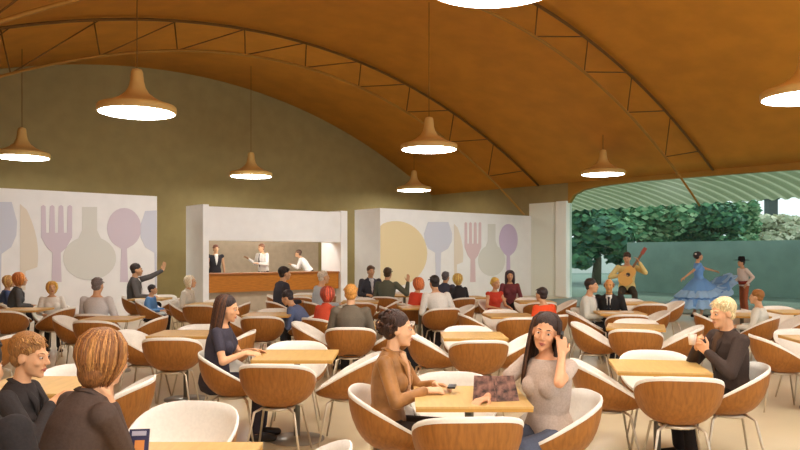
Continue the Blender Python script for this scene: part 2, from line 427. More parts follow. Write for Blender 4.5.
def chair_proto():
    t = thing('tub_chair', 'x', 'chair', (0, 0, 0), 0, GRP)
    a, c = chair_shell()
    s1 = a.build('shell', veneer, t); s1['label'] = 'brown wooden outer shell'
    s2 = c.build('lining', lining, t); s2['label'] = 'white upholstered lining'
    for x in (-1, 1):
        for y in (-1, 1):
            m = MB(); m.tube([(x*.09, y*.09, .405), (x*.16, y*.155, .37), (x*.225, y*.225, 0)], [.011, .011, .008], 7); m.build('leg', chrome, t)
    m = MB(); m.lathe([(.10, .375), (.135, .375), (.135, .395), (.10, .395)], 16); m.build('mount_ring', chrome, t)
    return t
cp = chair_proto(); cfirst = True
CH, TB = [], []
def chair(x, y, face, label):
    global cfirst
    rz = -R(face)
    if cfirst: o = cp; o.location = (x, y, 0); o.rotation_euler = (0, 0, rz); cfirst = False
    else: o = dup(cp, (x, y, 0), rz)
    o['label'] = label; CH.append(o)
    return o
TS = .68
def table_proto():
    t = thing('cafe_table', 'x', 'table', (0, 0, 0), 0, 'square cafe tables')
    m = MB(); m.box((0, 0, .74), (TS, TS, .012)); m.build('tabletop', tabletop_m, t)
    m = MB(); m.box((0, 0, .724), (TS-.004, TS-.004, .02)); m.build('edge_band', table_edge, t)
    m = MB(); m.lathe([(.028, .02), (.028, .69), (.12, .7), (.12, .705)], 16); m.build('pedestal', post_m, t)
    m = MB(); m.lathe([(.24, 0), (.24, .012), (.05, .03), (.028, .035)], 28); m.build('base', post_m, t)
    return t
tp = table_proto(); tfirst = True
def table(x, y, face, label):
    global tfirst
    if tfirst: o = tp; o.location = (x, y, 0); o.rotation_euler = (0, 0, -R(face)); tfirst = False
    else: o = dup(tp, (x, y, 0), -R(face))
    o['label'] = label; TB.append(o)
SIDES = {'f': (0, 'near side'), 'l': (90, 'left side'), 'b': (180, 'far side'), 'r': (270, 'right side')}
def group(x, y, rot, phrase, sides='flbr', sp=.47, tweak=None, notable=False, tx=0):
    if not notable: table(x+tx, y, rot, 'square ochre cafe table '+phrase)
    for k in sides:
        a, nm = SIDES[k]; dx, dy, da = (tweak or {}).get(k, (0, 0, 0))
        f = a+rot+da; s_ = sp+random.uniform(-.02, .04)
        f += random.uniform(-5, 5)
        chair(x-math.sin(R(a+rot))*s_+dx, y-math.cos(R(a+rot))*s_+dy, f, 'tub chair, %s of table %s' % (nm, phrase))

group(.37, 4.6, 0, 'shared by the phone caller in the foreground', tx=.06, tweak={'l': (.08, .12, 10), 'r': (.1, -.08, -8)})
group(2.10, 5.84, 10, 'where the blond man in black sits', tx=-.07)
group(-.985, 6.5, 0, 'of the woman with long dark hair', tx=.08, tweak={'r': (.04, -.12, 6)})
group(-2.4, 8.3, 0, 'left behind the long dark haired woman')
group(.80, 8.1, 0, 'behind the two women in the foreground')
group(-.58, 9.35, 0, 'faced by the man in grey')
group(.45, 12.35, -8, 'of the man in the white shirt')
group(2.9, 9.1, 18, 'in front of the two dark suited men')
group(3.35, 11.3, 5, 'holding the white papers')
group(5.05, 10.6, 15, 'below the dancing woman')
group(4.45, 7.75, 6, 'at the right edge behind the blond man')
group(-3.45, 13.3, 0, 'in front of the kiosk left post')
group(-4.0, 10.3, 0, 'by the seated man in pale shirt')
group(-6.1, 12.0, 0, 'by the woman with orange hair')
group(-2.45, 5.0, 0, 'behind the short haired foreground woman', sides='br', tweak={'r': (-.02, .06, 0)})
group(-.98, 3.12, 0, 'at the bottom edge with a magazine', sides='br', tweak={'b': (-.22, .38, 8), 'r': (-.02, .12, 0)})
group(-1.95, 11.0, 0, 'beside the stooping man')
group(-2.1, 15.8, 0, 'of the dark suited man before the counter')
group(-.75, 14.0, 0, 'of the woman in red near the counter')
group(.1, 16.2, 0, 'of the two men at the plate mural')
group(1.25, 15.6, -10, 'of the couple in black jackets')
group(1.60, 10.8, -5, 'of the man in red')
group(2.55, 14.0, 0, 'of the blonde woman in red')
group(-5.1, 15.0, 0, 'of the man raising his arm')
group(6.15, 11.5, 5, 'of the white shirted man by the stage')
group(-4.9, 7.9, 0, 'at the left edge behind the foreground women', sides='fbr')
group(-7.6, 13.2, 0, 'at the left edge below the mural', sides='fbr')
group(4.4, 13.6, 0, 'closest to the guitarist')

# ------------------------------------------------------------------ people
PENDING = []                                  # objects that get a voxel surface
def voxel(o, size, smooth=4):
    PENDING.append((o, size, smooth)); return o
def rotm(yaw=0, pitch=0, roll=0):             # yaw to the person's right, pitch down, roll to the right
    return Matrix.Rotation(-R(yaw), 3, 'Z') @ Matrix.Rotation(-R(pitch), 3, 'X') @ Matrix.Rotation(R(roll), 3, 'Y')
def ik(a, w, l1, l2, pole):
    a, w, pole = Vector(a), Vector(w), Vector(pole)
    d = w-a; L = min(d.length, (l1+l2)*.995); d.normalize(); w = a+d*L
    x = (l1*l1-l2*l2+L*L)/(2*L); h = math.sqrt(max(l1*l1-x*x, 0))
    p = (pole-d*pole.dot(d)).normalized()
    return a+d*x+p*h, w
def hand(m, w, d, pn, side, curl=.35, sc=1.0):
    d = d.normalized(); pn = (pn-d*pn.dot(d)).normalized(); s_ = pn.cross(d).normalized()
    if side > 0: s_ = -s_                     # towards the thumb
    L = .085*sc
    for k in (-1.0, -.33, .33, 1.0):
        m.cap(w+s_*k*.018*sc, w+d*L+s_*k*.03*sc, .014*sc, .012*sc, 8)
    for i, (k, ln) in enumerate(((1.0, .068), (.34, .078), (-.34, .072), (-1.0, .056))):
        p = w+d*L+s_*k*.03*sc; dd = d+s_*k*.10; a = 0
        for j, q in enumerate((.45, .32, .26)):
            a += curl*(1.0 if j else .8)
            v = (dd*math.cos(a)+pn*math.sin(a)).normalized()
            e = p+v*ln*q*1.1*sc; m.cap(p, e, (.0092-.0008*j)*sc, (.0086-.0008*j)*sc, 7); p = e
    p = w+d*.02*sc+s_*.026*sc; v1 = (d*.7+s_*.75+pn*.35).normalized(); v2 = (d*.9+s_*.25+pn*.4).normalized()
    m.cap(p, p+v1*.042*sc, .014*sc, .0115*sc, 8); q = p+v1*.042*sc
    m.cap(q, q+v2*.03*sc, .011*sc, .0098*sc, 8); m.cap(q+v2*.03*sc, q+v2*.054*sc, .0098*sc, .008*sc, 8)

def person(label, px, ytop, d, face, pose='sit', fem=False, lean=6, head=(0, 0, 0), arms=None, hair='short', hcol=(60, 42, 30), hcol2=None,
           skn=(206, 160, 122), top=('shirt', (200, 200, 200)), sleeve='long', inner=None, tie=None, bottom=(50, 48, 50), shoes=(36, 32, 30),
           vox=.011, scale=None, skirt=None, curl=.35, knees=None, z0=0, extras=None, turn=0, bare_feet=False, side=0):
    near = vox < .0085
    # skeleton (forward +Y, right +X)
    sit = pose == 'sit'
    zp = .53 if sit else .95
    if pose == 'perch': zp = .70
    ld = Vector((math.sin(R(side)), math.sin(R(lean)), math.cos(R(lean)))).normalized()
    pel = Vector((0, 0, zp))
    tw = Matrix.Rotation(-R(turn), 3, 'Z')
    nb = pel+ld*.50
    hd2 = (Vector((0, math.sin(R(lean*.5)), math.cos(R(lean*.5))))+Vector((math.sin(R(side))*.5, 0, 0))).normalized()
    HM = rotm(*head)
    hc = nb+tw @ Vector((0, .02, 0))+hd2*.135+HM @ Vector((0, .02, .02))
    sw = .165 if fem else .19
    topz = hc.z+.115
    # placement and scale
    s_px = F/d
    want = H-(ytop-Y0)/s_px-z0
    sc = scale if scale else max(.80, min(1.2, want/topz))
    q = Matrix.Rotation(-R(face), 3, 'Z')
    hp = at_d(px, d)
    off = q @ (Vector((hc.x, hc.y, 0))*sc)
    root = thing('person', label, 'person', (hp.x-off.x, hp.y-off.y, z0), -R(face))
    root.scale = (sc, sc, sc)
    X = Vector((1, 0, 0))
    body, shirt, trous, shoe = MB(), MB(), MB(), MB()
    # torso
    W = [(-.10, .13, .10), (-.04, .165, .125), (.04, .168, .125), (.14, .142, .108), (.25, .158, .12), (.36, .175, .118), (.43, .165, .098), (.485, .105, .072), (.515, .058, .056)]
    if fem: W = [(-.10, .13, .10), (-.04, .168, .125), (.04, .168, .122), (.15, .122, .094), (.25, .138, .108), (.36, .152, .105), (.43, .142, .088), (.485, .09, .064), (.515, .05, .05)]
    fw = ld.cross(X).normalized(); fw = -fw if fw.y < 0 else fw
    def torso(mb, g, lo=-1, hi=9):
        rs = []
        for t, rx, ry in W:
            if t < lo or t > hi: continue
            tm = Matrix.Rotation(-R(turn*max(0, min(1, t/.4))), 3, 'Z')
            c = pel+ld*t
            rs.append([c+tm @ (X*(rx+g)*math.cos(a*2*math.pi/20)+fw*(ry+g)*math.sin(a*2*math.pi/20)) for a in range(20)])
        mb.loft(rs)
        if fem and hi > .4:
            for sx in (-1, 1): mb.ell(pel+ld*.315+tw @ (X*sx*.068+fw*.085), (.052+g, .046+g, .055+g))
    torso(body, 0, hi=9); body.cap(nb, hc+HM @ Vector((0, -.025, -.06)), .055 if not fem else .046, .054 if not fem else .046)
    torso(shirt, .014, lo=-.06, hi=.52 if top[0] in ('jacket', 'satin') else .50)
    # arms
    arms = arms or {}
    rest = {1: (.17, .32, .70), -1: (-.17, .32, .70)} if sit else {1: (.27, .06, .80), -1: (-.27, .06, .80)}
    W_ = {}
    for s_ in (1, -1):
        sh = nb-ld*.055+tw @ (X*s_*sw)
        spec = arms.get(s_) or {}
        w = Vector(spec.get('w', rest[s_]))
        pole = Vector(spec.get('pole', (s_*.5, -.5, -.9)))
        l1, l2 = (.27, .24) if fem else (.285, .255)
        el, w = ik(sh, w, l1, l2, pole)
        W_[s_] = w
        k = .86 if fem else 1
        body.cap(nb-ld*.09+tw @ (X*s_*.07), sh, .055*k, .05*k); body.cap(sh, el, .048*k, .04*k); body.cap(el, w, .041*k, .027*k)
        hd = Vector(spec.get('hd', (w-el))); pn = Vector(spec.get('pn', (-s_*.5, .1, -.9)))
        hand(body, w, hd, pn, s_, spec.get('curl', curl), 1.0 if not fem else .92)
        shirt.cap(nb-ld*.10+tw @ (X*s_*.08), sh, .058*k, .064*k); 
        if sleeve == 'long': shirt.cap(sh, el, .063*k, .054*k); shirt.cap(el, el+(w-el)*.9, .054*k, .040*k)
        elif sleeve == 'short': shirt.cap(sh, sh+(el-sh)*.55, .063*k, .058*k)
        elif sleeve == 'rolled': shirt.cap(sh, el, .062*k, .053*k); shirt.cap(el, el+(w-el)*.3, .053*k, .05*k)
    # legs
    kn = knees or {}
    for s_ in (1, -1):
        hip = pel+X*s_*.09+Vector((0, 0, -.03))
        if sit: K, A = Vector((s_*.10, .43, .52)), Vector((s_*.10, .40, .085))
        elif pose == 'perch': K, A = Vector((s_*.14, .40, .60)), Vector((s_*.16, .30, .15))
        else: K, A = Vector((s_*.10, .02, .50)), Vector((s_*.11, -.02, .085))
        if s_ in kn: K, A = Vector(kn[s_][0]), Vector(kn[s_][1])
        toe = Vector((A.x+s_*.02, A.y+.15, .04+A.z-.085))
        body.cap(hip, K, .075, .052); body.cap(K, A, .052, .036); body.cap(A+Vector((0, -.03, -.045)), toe, .035, .026)
        if bottom and not skirt:
            trous.cap(hip, K, .092, .067); trous.cap(K, A+Vector((0, 0, .03)), .066, .056)
        if not bare_feet:
            shoe.cap(A+Vector((0, -.035, -.045)), A+Vector((0, .05, -.043)), .043, .045); shoe.cap(A+Vector((0, .05, -.043)), toe, .044, .034)
    if bottom and not skirt:
        rs = []
        for t, rx, ry in W[:4]:
            c = pel+ld*t; rs.append([c+X*(rx+.012)*math.cos(a*.314)+fw*(ry+.012)*math.sin(a*.314) for a in range(20)])
        trous.loft(rs)
    # head
    hv = lambda *v: hc+HM @ Vector(v)
    body.ell(hv(0, -.018, .028), (.073, .092, .086), HM); body.ell(hv(0, .026, -.02), (.061, .062, .088), HM)
    body.ell(hv(0, .034, -.068), (.047, .046, .042), HM); body.ell(hv(0, .066, -.094), (.021, .019, .018), HM)
    body.cap(hv(0, .084, .014), hv(0, .104, -.022), .0075, .0115, 8)
    for s_ in (1, -1):
        body.ell(hv(s_*.011, .096, -.027), (.008, .009, .007), HM, 8, 6)
        body.ell(hv(s_*.034, .06, -.024), (.024, .024, .022), HM); body.cap(hv(s_*.014, .083, .024), hv(s_*.042, .071, .024), .009, .008, 8)
        body.ell(hv(s_*.073, -.008, -.008), (.011, .021, .031), HM, 10, 7)
    body.cap(hv(-.016, .083, -.055), hv(.016, .083, -.055), .007, .007, 8); body.cap(hv(-.014, .081, -.067), hv(.014, .081, -.067), .0075, .0075, 8)
    o = voxel(body.build('body', skin(skn), root), vox)
    for s_ in (1, -1):
        m = MB(); m.ell(hv(s_*.031, .0775, .006), (.012, .0085, .0062), HM, 10, 7); e = m.build('eye', mat('eye_white', (206, 192, 178), .4), root)
        m = MB(); m.ell(hv(s_*.031, .0842, .006), (.0058, .003, .0058), HM, 8, 6); m.build('iris', mat('dark_iris', (52, 36, 26), .2), e)
        m = MB(); m.tube([hv(s_*.015, .0865, .027), hv(s_*.03, .0815, .031), hv(s_*.046, .067, .027)], [.003, .0042, .002], 6); m.build('eyebrow', hairm(tuple(int(v*.8) for v in hcol)), root)
    m = MB()
    m.tube([hv(-.022, .083, -.058), hv(-.008, .0915, -.0555), hv(.008, .0915, -.0555), hv(.022, .083, -.058)], [.002, .0042, .0042, .002], 6)
    m.tube([hv(-.02, .081, -.063), hv(0, .0905, -.066), hv(.02, .081, -.063)], [.002, .005, .002], 6)
    m.build('lips', skin((176, 92, 80) if fem else (178, 116, 92)), root)
    # hair
    if hair != 'none':
        hm = MB()
        rnd = random.Random(int(px*7+ytop))
        def shellhair(r=(.081, .096, .086), c=(0, -.031, .045)): hm.ell(hv(*c), r, HM, 20, 12)
        def lock(pts, rr, mi=None):
            hm.mi = (1 if rnd.random() < .35 else 0) if mi is None else mi
            hm.tube([hv(*p) for p in pts], rr, 6)
        if hair in ('short', 'cropped'):
            shellhair((.078, .095, .083) if hair == 'cropped' else (.082, .099, .090))
            hm.ell(hv(0, -.055, -.015), (.070, .052, .06), HM)
            for i in range(210 if near else 40):
                a = rnd.uniform(-2.5, 2.5); el = rnd.uniform(.05, 1.4)
                v = Vector((math.sin(a)*math.cos(el), -math.cos(a)*math.cos(el), math.sin(el)))
                if v.y > .55 and v.z < .5: continue
                p0 = Vector((0, -.022, .04))+Vector((v.x*.078, v.y*.094, v.z*.084)); t_ = Vector((rnd.uniform(-.02, .02), .022, -.012))
                q_ = .55 if near else 1
                lock([p0-t_*.3, p0+t_*.5+v*(.004 if near else .007), p0+t_*1.2+v*.002], [.006*q_, .009*q_, .003*q_])
        elif hair == 'ring':
            for a in range(-7, 8):
                t_ = a/7*1.9; p0 = Vector((math.sin(t_)*.075, -.02-math.cos(t_)*.088, .012))
                hm.ell(hv(*p0), (.018, .018, .035), HM, 8, 6)
        elif hair in ('long', 'bob', 'curly', 'updo', 'shoulder'):
            shellhair()
            hm.ell(hv(0, -.055, .0), (.078, .062, .08), HM)
            if hair == 'updo':
                hm.ell(hv(0, -.085, .01), (.068, .055, .065), HM)
                for i in range(150 if near else 40):
                    a = rnd.uniform(0, 6.28); el = rnd.uniform(-.9, 1.5)
                    v = Vector((math.cos(a)*math.cos(el), math.sin(a)*math.cos(el), math.sin(el)))
                    if v.y > .35 and v.z < .55: continue
                    p0 = Vector((0, -.045, .03))+Vector((v.x*.078, v.y*.1, v.z*.088))
                    t_ = Vector((rnd.gauss(0, 1), rnd.gauss(0, 1), rnd.gauss(0, 1))); t_ = (t_-v*t_.dot(v)).normalized()
                    b2 = v.cross(t_)
                    lock([p0-t_*.022, p0+v*.011, p0+t_*.02+b2*.012+v*.006, p0+t_*.012+b2*.024-v*.004], [.005, .008, .0075, .003])
            else:
                hm.mi = 0; hm.ell(hv(0, -.058, -.045), (.074, .052, .085), HM)
                L = {'long': .36, 'bob': .115, 'curly': .17, 'shoulder': .22}[hair]
                n_ = 170 if near else 30
                for i in range(n_):
                    t_ = (-1+2*i/(n_-1))*(2.15 if hair == 'bob' else 1.85)                  # round the head from left temple over the nape to right temple
                    sx, cy = math.sin(t_), -math.cos(t_)
                    wob = rnd.uniform(-.007, .007)
                    ll = L*rnd.uniform(.85, 1.08)*(1 if hair != 'bob' else (1.0-.12*abs(t_)/2.15))
                    pts = []
                    tops = Vector((sx*.012, -.02+cy*.012, .127))
                    for k in range(8):
                        f_ = k/7
                        if f_ < .4:
                            g = f_/.4*math.pi/2
                            p0 = Vector((sx*.088*math.sin(g), -.024+cy*.103*math.sin(g), .035+.094*math.cos(g)))
                        else:
                            g = (f_-.4)/.6
                            p0 = Vector((sx*(.088+.004*math.sin(g*3)), -.024+cy*(.103-(.02*g if cy < 0 else -.0*g)), .035-(ll+.035)*g))
                            if hair == 'bob': p0 -= Vector((sx, cy, 0))*.042*max(0, g-.3)/.7
                            if hair == 'curly': p0 += Vector((sx, cy, 0))*.015*math.sin(g*9+i)
                        p0 += Vector((wob, wob, 0))
                        pts.append(p0)
                    if abs(t_) > 1.75 and hair == 'bob': pts = [p-Vector((0, 0, 0)) for p in pts]
                    w_ = .0075 if near else .020
                    if hair in ('long', 'shoulder'): w_ *= 1.15
                    lock(pts, [w_*.5, w_*.8, w_, w_, w_, w_, w_*.9, w_*.35])
                    
        h2 = hcol2 or tuple(min(255, int(v*1.25+6)) for v in hcol)
        ho = hm.build('hair', [hairm(hcol), hairm(h2)], root)
        if not near or hair in ('short', 'cropped', 'ring', 'updo'):
            pass
    kind, colr = top
    tm = cloth(colr) if kind != 'satin' else mat('satin_%d_%d_%d' % colr, colr, .42, noise=.22, nscale=10, bump=.6)
    if kind == 'bare':
        shirt.bm.free()
    else:
        so = voxel(shirt.build(kind if kind not in ('satin',) else 'blouse', tm, root), vox*1.1)
        pos = lambda t, x, g: pel+ld*t+tw @ (X*x+fw*(g))
        if inner or tie:
            ic = inner or (225, 222, 215)
            m = MB()
            g0 = .136 if not fem else .122
            ytab = [(.20, .0, .137), (.30, .028, .139), (.40, .045, .124), (.47, .052, .093), (.51, .05, .07)]
            rs = []
            a = [m.bm.verts.new(pos(t, -w_, g)) for t, w_, g in ytab]; c = [m.bm.verts.new(pos(t, 0, g+.010)) for t, w_, g in ytab]; e_ = [m.bm.verts.new(pos(t, w_, g)) for t, w_, g in ytab]
            for i in range(len(ytab)-1):
                m.face((a[i], c[i], c[i+1], a[i+1])); m.face((c[i], e_[i], e_[i+1], c[i+1]))
            so2 = m.build('shirt_front', cloth(ic), root); sm_ = so2.modifiers.new('t', 'SOLIDIFY'); sm_.thickness = .012
        if tie:
            m = MB(); m.tube([pos(.48, 0, .10), pos(.44, 0, .125), pos(.34, 0, .15), pos(.2, 0, .15), pos(.1, 0, .138)], [.02, .014, .022, .028, .006], 6, sq=.3); m.build('necktie', cloth(tie), root)
        if kind in ('jacket', 'satin', 'shirt', 'blouse') and (near or kind == 'jacket'):
            m = MB()
            for s_ in (1, -1):
                m.tube([pos(.515, s_*.0, -.066), pos(.522, s_*.05, -.03), pos(.50, s_*.06, .035), pos(.43, s_*.055, .112), pos(.30, s_*.022, .142)], [.014, .018, .02, .022, .005], 6, sq=.5)
            m.build('collar', tm, root)
        if kind == 'jacket' and not sit:
            pass
        if near and kind in ('satin',):
            m = MB()
            for t in (.06, .12, .18, .24): m.ell(pos(t, 0, .122 if t < .2 else .135), (.007, .005, .007), None, 8, 6)
            m.build('buttons', mat('pale_button', (210, 190, 150), .3), root)
    if skirt:
        trous.bm.free()
    elif bottom: voxel(trous.build('trousers', cloth(bottom), root), vox*1.15)
    else: trous.bm.free()
    if not bare_feet: voxel(shoe.build('shoes', mat('shoe_%d' % shoes[0], shoes, .4), root), min(vox, .011), 2)
    return dict(root=root, wr=W_, hv=hv, pel=pel, ld=ld, pos=lambda t, x, g: pel+ld*t+X*x+fw*g, nb=nb, sc=sc, q=q, hc=hc)
def world(P, v): return P['root'].matrix_basis @ Vector(v)
def child(mb, name, m, P): return mb.build(name, m, P['root'])

DK, BR, BL, GI, GY, WH = (44, 34, 30), (92, 60, 36), (206, 168, 100), (206, 128, 50), (150, 140, 128), (226, 216, 198)
# --- foreground figures
P5 = person('woman in brown satin blouse with dark pinned-up hair looking right at the table', 399, 312, 4.78, 104, fem=True, lean=5, head=(-10, 4, 0), hair='updo', hcol=(58, 36, 24), hcol2=(84, 52, 32), skn=(226, 178, 138),
            top=('satin', (160, 112, 62)), bottom=(62, 54, 52), vox=.006, turn=0, inner=(214, 168, 130),
            arms={1: dict(w=(.10, .30, .80), pole=(.8, -.2, -.8), hd=(-.4, 1, 0), pn=(-.4, .1, -.9), curl=.5), -1: dict(w=(-.08, .32, .81), pole=(-.8, -.2, -.8), hd=(.35, 1, 0), pn=(.4, .2, -.8), curl=.5)})
P6 = person('smiling woman with long dark hair holding a phone to her ear', 545, 314, 4.52, -132, fem=True, lean=3, head=(-30, 4, -10), hair='long', hcol=(56, 36, 26), hcol2=(82, 54, 36), skn=(222, 164, 124),
            top=('t_shirt', (190, 172, 158)), sleeve='short', bottom=(86, 92, 108), vox=.006,
            arms={-1: dict(w=(-.165, .10, 1.06), pole=(-.5, .7, -.8), hd=(.25, -.35, 1), pn=(.8, -.5, .1), curl=.45), 1: dict(w=(.16, .42, .79), pole=(.9, -.1, -.6), hd=(-.1, 1, -.05), pn=(-.1, .1, -1), curl=.3)})
P7 = person('blond older man in black jacket holding a cup with both hands', 722, 299, 5.86, -97, lean=5, head=(-8, 8, 0), hair='short', hcol=(222, 198, 148), hcol2=(236, 218, 176), skn=(222, 168, 126),
            top=('jacket', (68, 56, 50)), inner=(92, 70, 52), bottom=(42, 36, 34), vox=.0065,
            arms={1: dict(w=(.06, .27, .90), pole=(.9, -.3, -.7), hd=(-.6, .45, .6), pn=(-.7, -.5, .1), curl=.6), -1: dict(w=(-.07, .26, .88), pole=(-.9, -.3, -.7), hd=(.55, .45, .65), pn=(.7, -.5, .1), curl=.6)})
P4 = person('woman with long dark hair in a dark short-sleeved top seated facing right', 228, 296, 6.52, 90, fem=True, lean=8, head=(6, 12, 0), hair='long', hcol=(52, 36, 32), hcol2=(96, 62, 40), skn=(222, 168, 126),
            top=('t_shirt', (66, 62, 72)), sleeve='short', bottom=(58, 54, 62), vox=.007,
            arms={1: dict(w=(.10, .30, .79), pole=(.8, -.3, -.8), hd=(-.15, 1, -.1), curl=.25), -1: dict(w=(-.08, .33, .79), pole=(-.8, -.3, -.8), hd=(.1, 1, -.1), curl=.25)})
P3 = person('woman with streaked brown bob seen from behind in a dark brown jacket', 106, 336, 3.18, 44, fem=True, lean=18, head=(-16, 8, 6), hair='bob', hcol=(132, 84, 42), hcol2=(180, 126, 68), skn=(218, 166, 126),
            top=('jacket', (84, 69, 61)), bottom=(50, 46, 48), vox=.0065, scale=1.02, side=6,
            arms={1: dict(w=(.09, .22, .97), pole=(.25, .1, -.9), hd=(-.35, .1, .9), pn=(-.6, -.7, .1), curl=.9), -1: dict(w=(-.14, .36, .76), pole=(-.9, -.2, -.6), curl=.4)})
P1 = person('short sandy haired woman at the left edge looking right, dressed in black', 31, 335, 3.78, 84, fem=True, lean=10, head=(12, 8, 0), hair='short', hcol=(150, 102, 52), hcol2=(190, 144, 84), skn=(220, 166, 124),
            top=('jacket', (58, 53, 52)), bottom=(46, 44, 46), vox=.0065,
            arms={1: dict(w=(.06, .27, .93), pole=(.8, -.3, -.8), hd=(-.3, .8, .5), curl=.6), -1: dict(w=(-.10, .30, .84), pole=(-.8, -.3, -.8), hd=(.3, 1, .1), curl=.6)})
P2 = person('dark haired person in black cut off by the left edge, seen from behind', -20, 338, 2.78, 12, lean=8, head=(-14, 4, 0), hair='short', hcol=(34, 28, 28), skn=(210, 160, 120), top=('jacket', (46, 42, 42)), bottom=(40, 38, 40), vox=.009)
for P, a in ((P3, 48), (P1, 84), (P2, 62)):
    pass
def seat_for(P, face, label, z=0):
    l = P['root'].location
    dv = Vector((math.sin(R(face)), math.cos(R(face)), 0))
    chair(l.x+dv.x*.06, l.y+dv.y*.06, face, label)
seat_for(P3, 48, 'brown tub chair under the woman with the streaked bob')
seat_for(P1, 84, 'brown tub chair under the sandy haired woman in black')
seat_for(P2, 62, 'brown tub chair under the person cut off by the left edge')
# --- middle distance
J = lambda c: ('jacket', c)
S = lambda c: ('shirt', c)
UPR = lambda s_, x=.2, y=.5, z=1.15: {s_: dict(w=(s_*x, y, z), pole=(s_*.5, 0, -1), curl=.15)}
mid = [
 ('man in grey jacket with ginger hair seen from behind', 351, 285, 8.95, 0, dict(hair='short', hcol=(206, 146, 70), top=J((108, 98, 84)), lean=4)),
 ('woman in red headscarf and coat turned towards the ginger man', 329, 287, 10.2, 40, dict(fem=True, hair='bob', hcol=(168, 72, 50), top=J((206, 84, 58)), lean=10)),
 ('white haired man in pale blue shirt near the kiosk', 324, 271, 13.6, 60, dict(hair='cropped', hcol=(214, 200, 180), top=S((176, 182, 186)), lean=8)),
 ('dark haired man in charcoal suit sitting before the counter', 285, 267, 13.8, 60, dict(hair='short', hcol=DK, top=J((62, 62, 70)), inner=(215, 212, 208), tie=(60, 60, 70), lean=6)),
 ('man stooping forward over a table, head down, in black vest over blue', 287, 291, 11.2, -80, dict(lean=38, hair='short', hcol=(48, 42, 44), top=S((96, 108, 140)), head=(0, 25, 0), arms={1: dict(w=(.1, .45, .75)), -1: dict(w=(-.1, .45, .75))})),
 ('bearded man in dark suit seated left of the plate mural', 371, 266, 16.6, 160, dict(hair='short', hcol=(92, 66, 46), top=J((70, 72, 80)), inner=(200, 200, 205), lean=2)),
 ('man in grey-green jacket raising one hand before the plate mural', 388, 268, 15.4, 20, dict(hair='short', hcol=(70, 52, 30), top=J((96, 100, 86)), arms=UPR(1, .38, .22, 1.02))),
 ('man in white shirt with dark hair leaning towards the woman in red', 434, 276, 12.2, -20, dict(hair='short', hcol=(46, 40, 40), top=S((224, 222, 214)), lean=14, side=-6)),
 ('woman in red leaning on the table next to the white shirted man', 420, 278, 13.2, 60, dict(fem=True, hair='bob', hcol=(190, 104, 60), top=S((214, 78, 56)), lean=14)),
 ('man in dark blue jacket beside the blonde woman in black', 446, 272, 15.9, 30, dict(hair='short', hcol=(92, 88, 92), top=J((74, 78, 96)), lean=8)),
 ('blonde woman in a black jacket seen from behind near the knife mural', 457, 274, 15.0, -30, dict(fem=True, hair='bob', hcol=(204, 164, 88), top=J((52, 50, 52)), lean=10)),
 ('blonde woman in a red top facing forward near the carafe mural', 496, 278, 13.9, 150, dict(fem=True, hair='updo', hcol=(214, 176, 84), top=S((196, 68, 48)), sleeve='none', lean=4)),
 ('dark haired woman in dark red, hazy, in front of the spoon mural', 510, 271, 16.2, 185, dict(fem=True, hair='shoulder', hcol=(52, 40, 46), top=S((118, 62, 66)), lean=2)),
 ('man in orange-red shirt with short dark hair seen from behind', 541, 288, 10.75, -38, dict(hair='short', hcol=(44, 34, 32), top=S((226, 84, 44)), lean=12)),
 ('man in white shirt and grey tie at the table with papers', 592, 279, 11.7, 120, dict(hair='short', hcol=(46, 38, 34), top=S((206, 208, 198)), tie=(110, 112, 112), lean=5)),
 ('balding man in black suit and tie at the table with papers', 609, 279, 12.0, 200, dict(hair='ring', hcol=(140, 100, 60), skn=(206, 152, 92), top=J((44, 44, 44)), inner=(220, 218, 210), tie=(40, 40, 44), lean=9)),
 ('brown haired man in white shirt seated in front of the stage', 756, 290, 10.4, -55, dict(hair='short', hcol=(150, 100, 46), top=S((216, 214, 200)), lean=3)),
 ('woman with orange hair in dark grey jacket at the far left', 21, 273, 13.2, 60, dict(fem=True, hair='bob', hcol=(192, 112, 52), top=J((84, 84, 84)), lean=10)),
 ('fair haired person in blue behind the orange haired woman', 10, 276, 14.0, 60, dict(fem=True, hair='bob', hcol=(200, 150, 90), top=S((76, 92, 128)), lean=8)),
 ('ginger haired woman in white facing left below the fork mural', 52, 282, 12.6, 150, dict(fem=True, hair='bob', hcol=(196, 144, 60), top=S((226, 222, 212)), lean=3)),
 ('grey haired man in a pale grey shirt seen from behind', 98, 278, 10.9, 5, dict(hair='cropped', hcol=(112, 102, 100), top=S((204, 200, 198)), lean=2)),
 ('man in grey suit stretching an arm to the right by the mural edge', 137, 264, 15.3, 75, dict(hair='short', hcol=(54, 46, 44), top=J((92, 90, 90)), inner=(214, 212, 210), lean=2, arms={-1: dict(w=(-.22, .52, 1.18), pole=(0, 0, -1), hd=(0, .2, 1), curl=.1)})),
 ('dark haired child in blue below the man with the outstretched arm', 153, 285, 14.2, 90, dict(hair='short', hcol=(50, 44, 46), top=S((96, 140, 190)), lean=6)),
 ('white haired woman in a pale coat next to the kiosk left post', 191, 276, 13.7, 100, dict(fem=True, hair='bob', hcol=(222, 208, 178), top=J((206, 200, 186)), lean=12)),
]
used = set()
def take_seat(P, f):                          # the nearest chair is the one they sit on
    l = P['root'].location; dv = Vector((math.sin(R(f)), math.cos(R(f)), 0)); c0 = l+dv*.05
    best = min((o for o in CH if o.name not in used), key=lambda o: (o.location-c0).length)
    dist = (best.location-c0).length
    tb = min(TB, key=lambda o: (o.location-l).length); td = tb.location-l
    if td.length < .56: tb.location += td.normalized()*(.56-td.length)
    if dist < .75: used.add(best.name); best.location = c0; best.rotation_euler = (0, 0, -R(f))
    else: chair(c0.x, c0.y, f, 'tub chair under the '+' '.join(P['root']['label'].split()[:11]))
for lab, px, yt, d, f, kw in mid:
    P = person(lab, px, yt, d, f, vox=.011, **kw); take_seat(P, f)
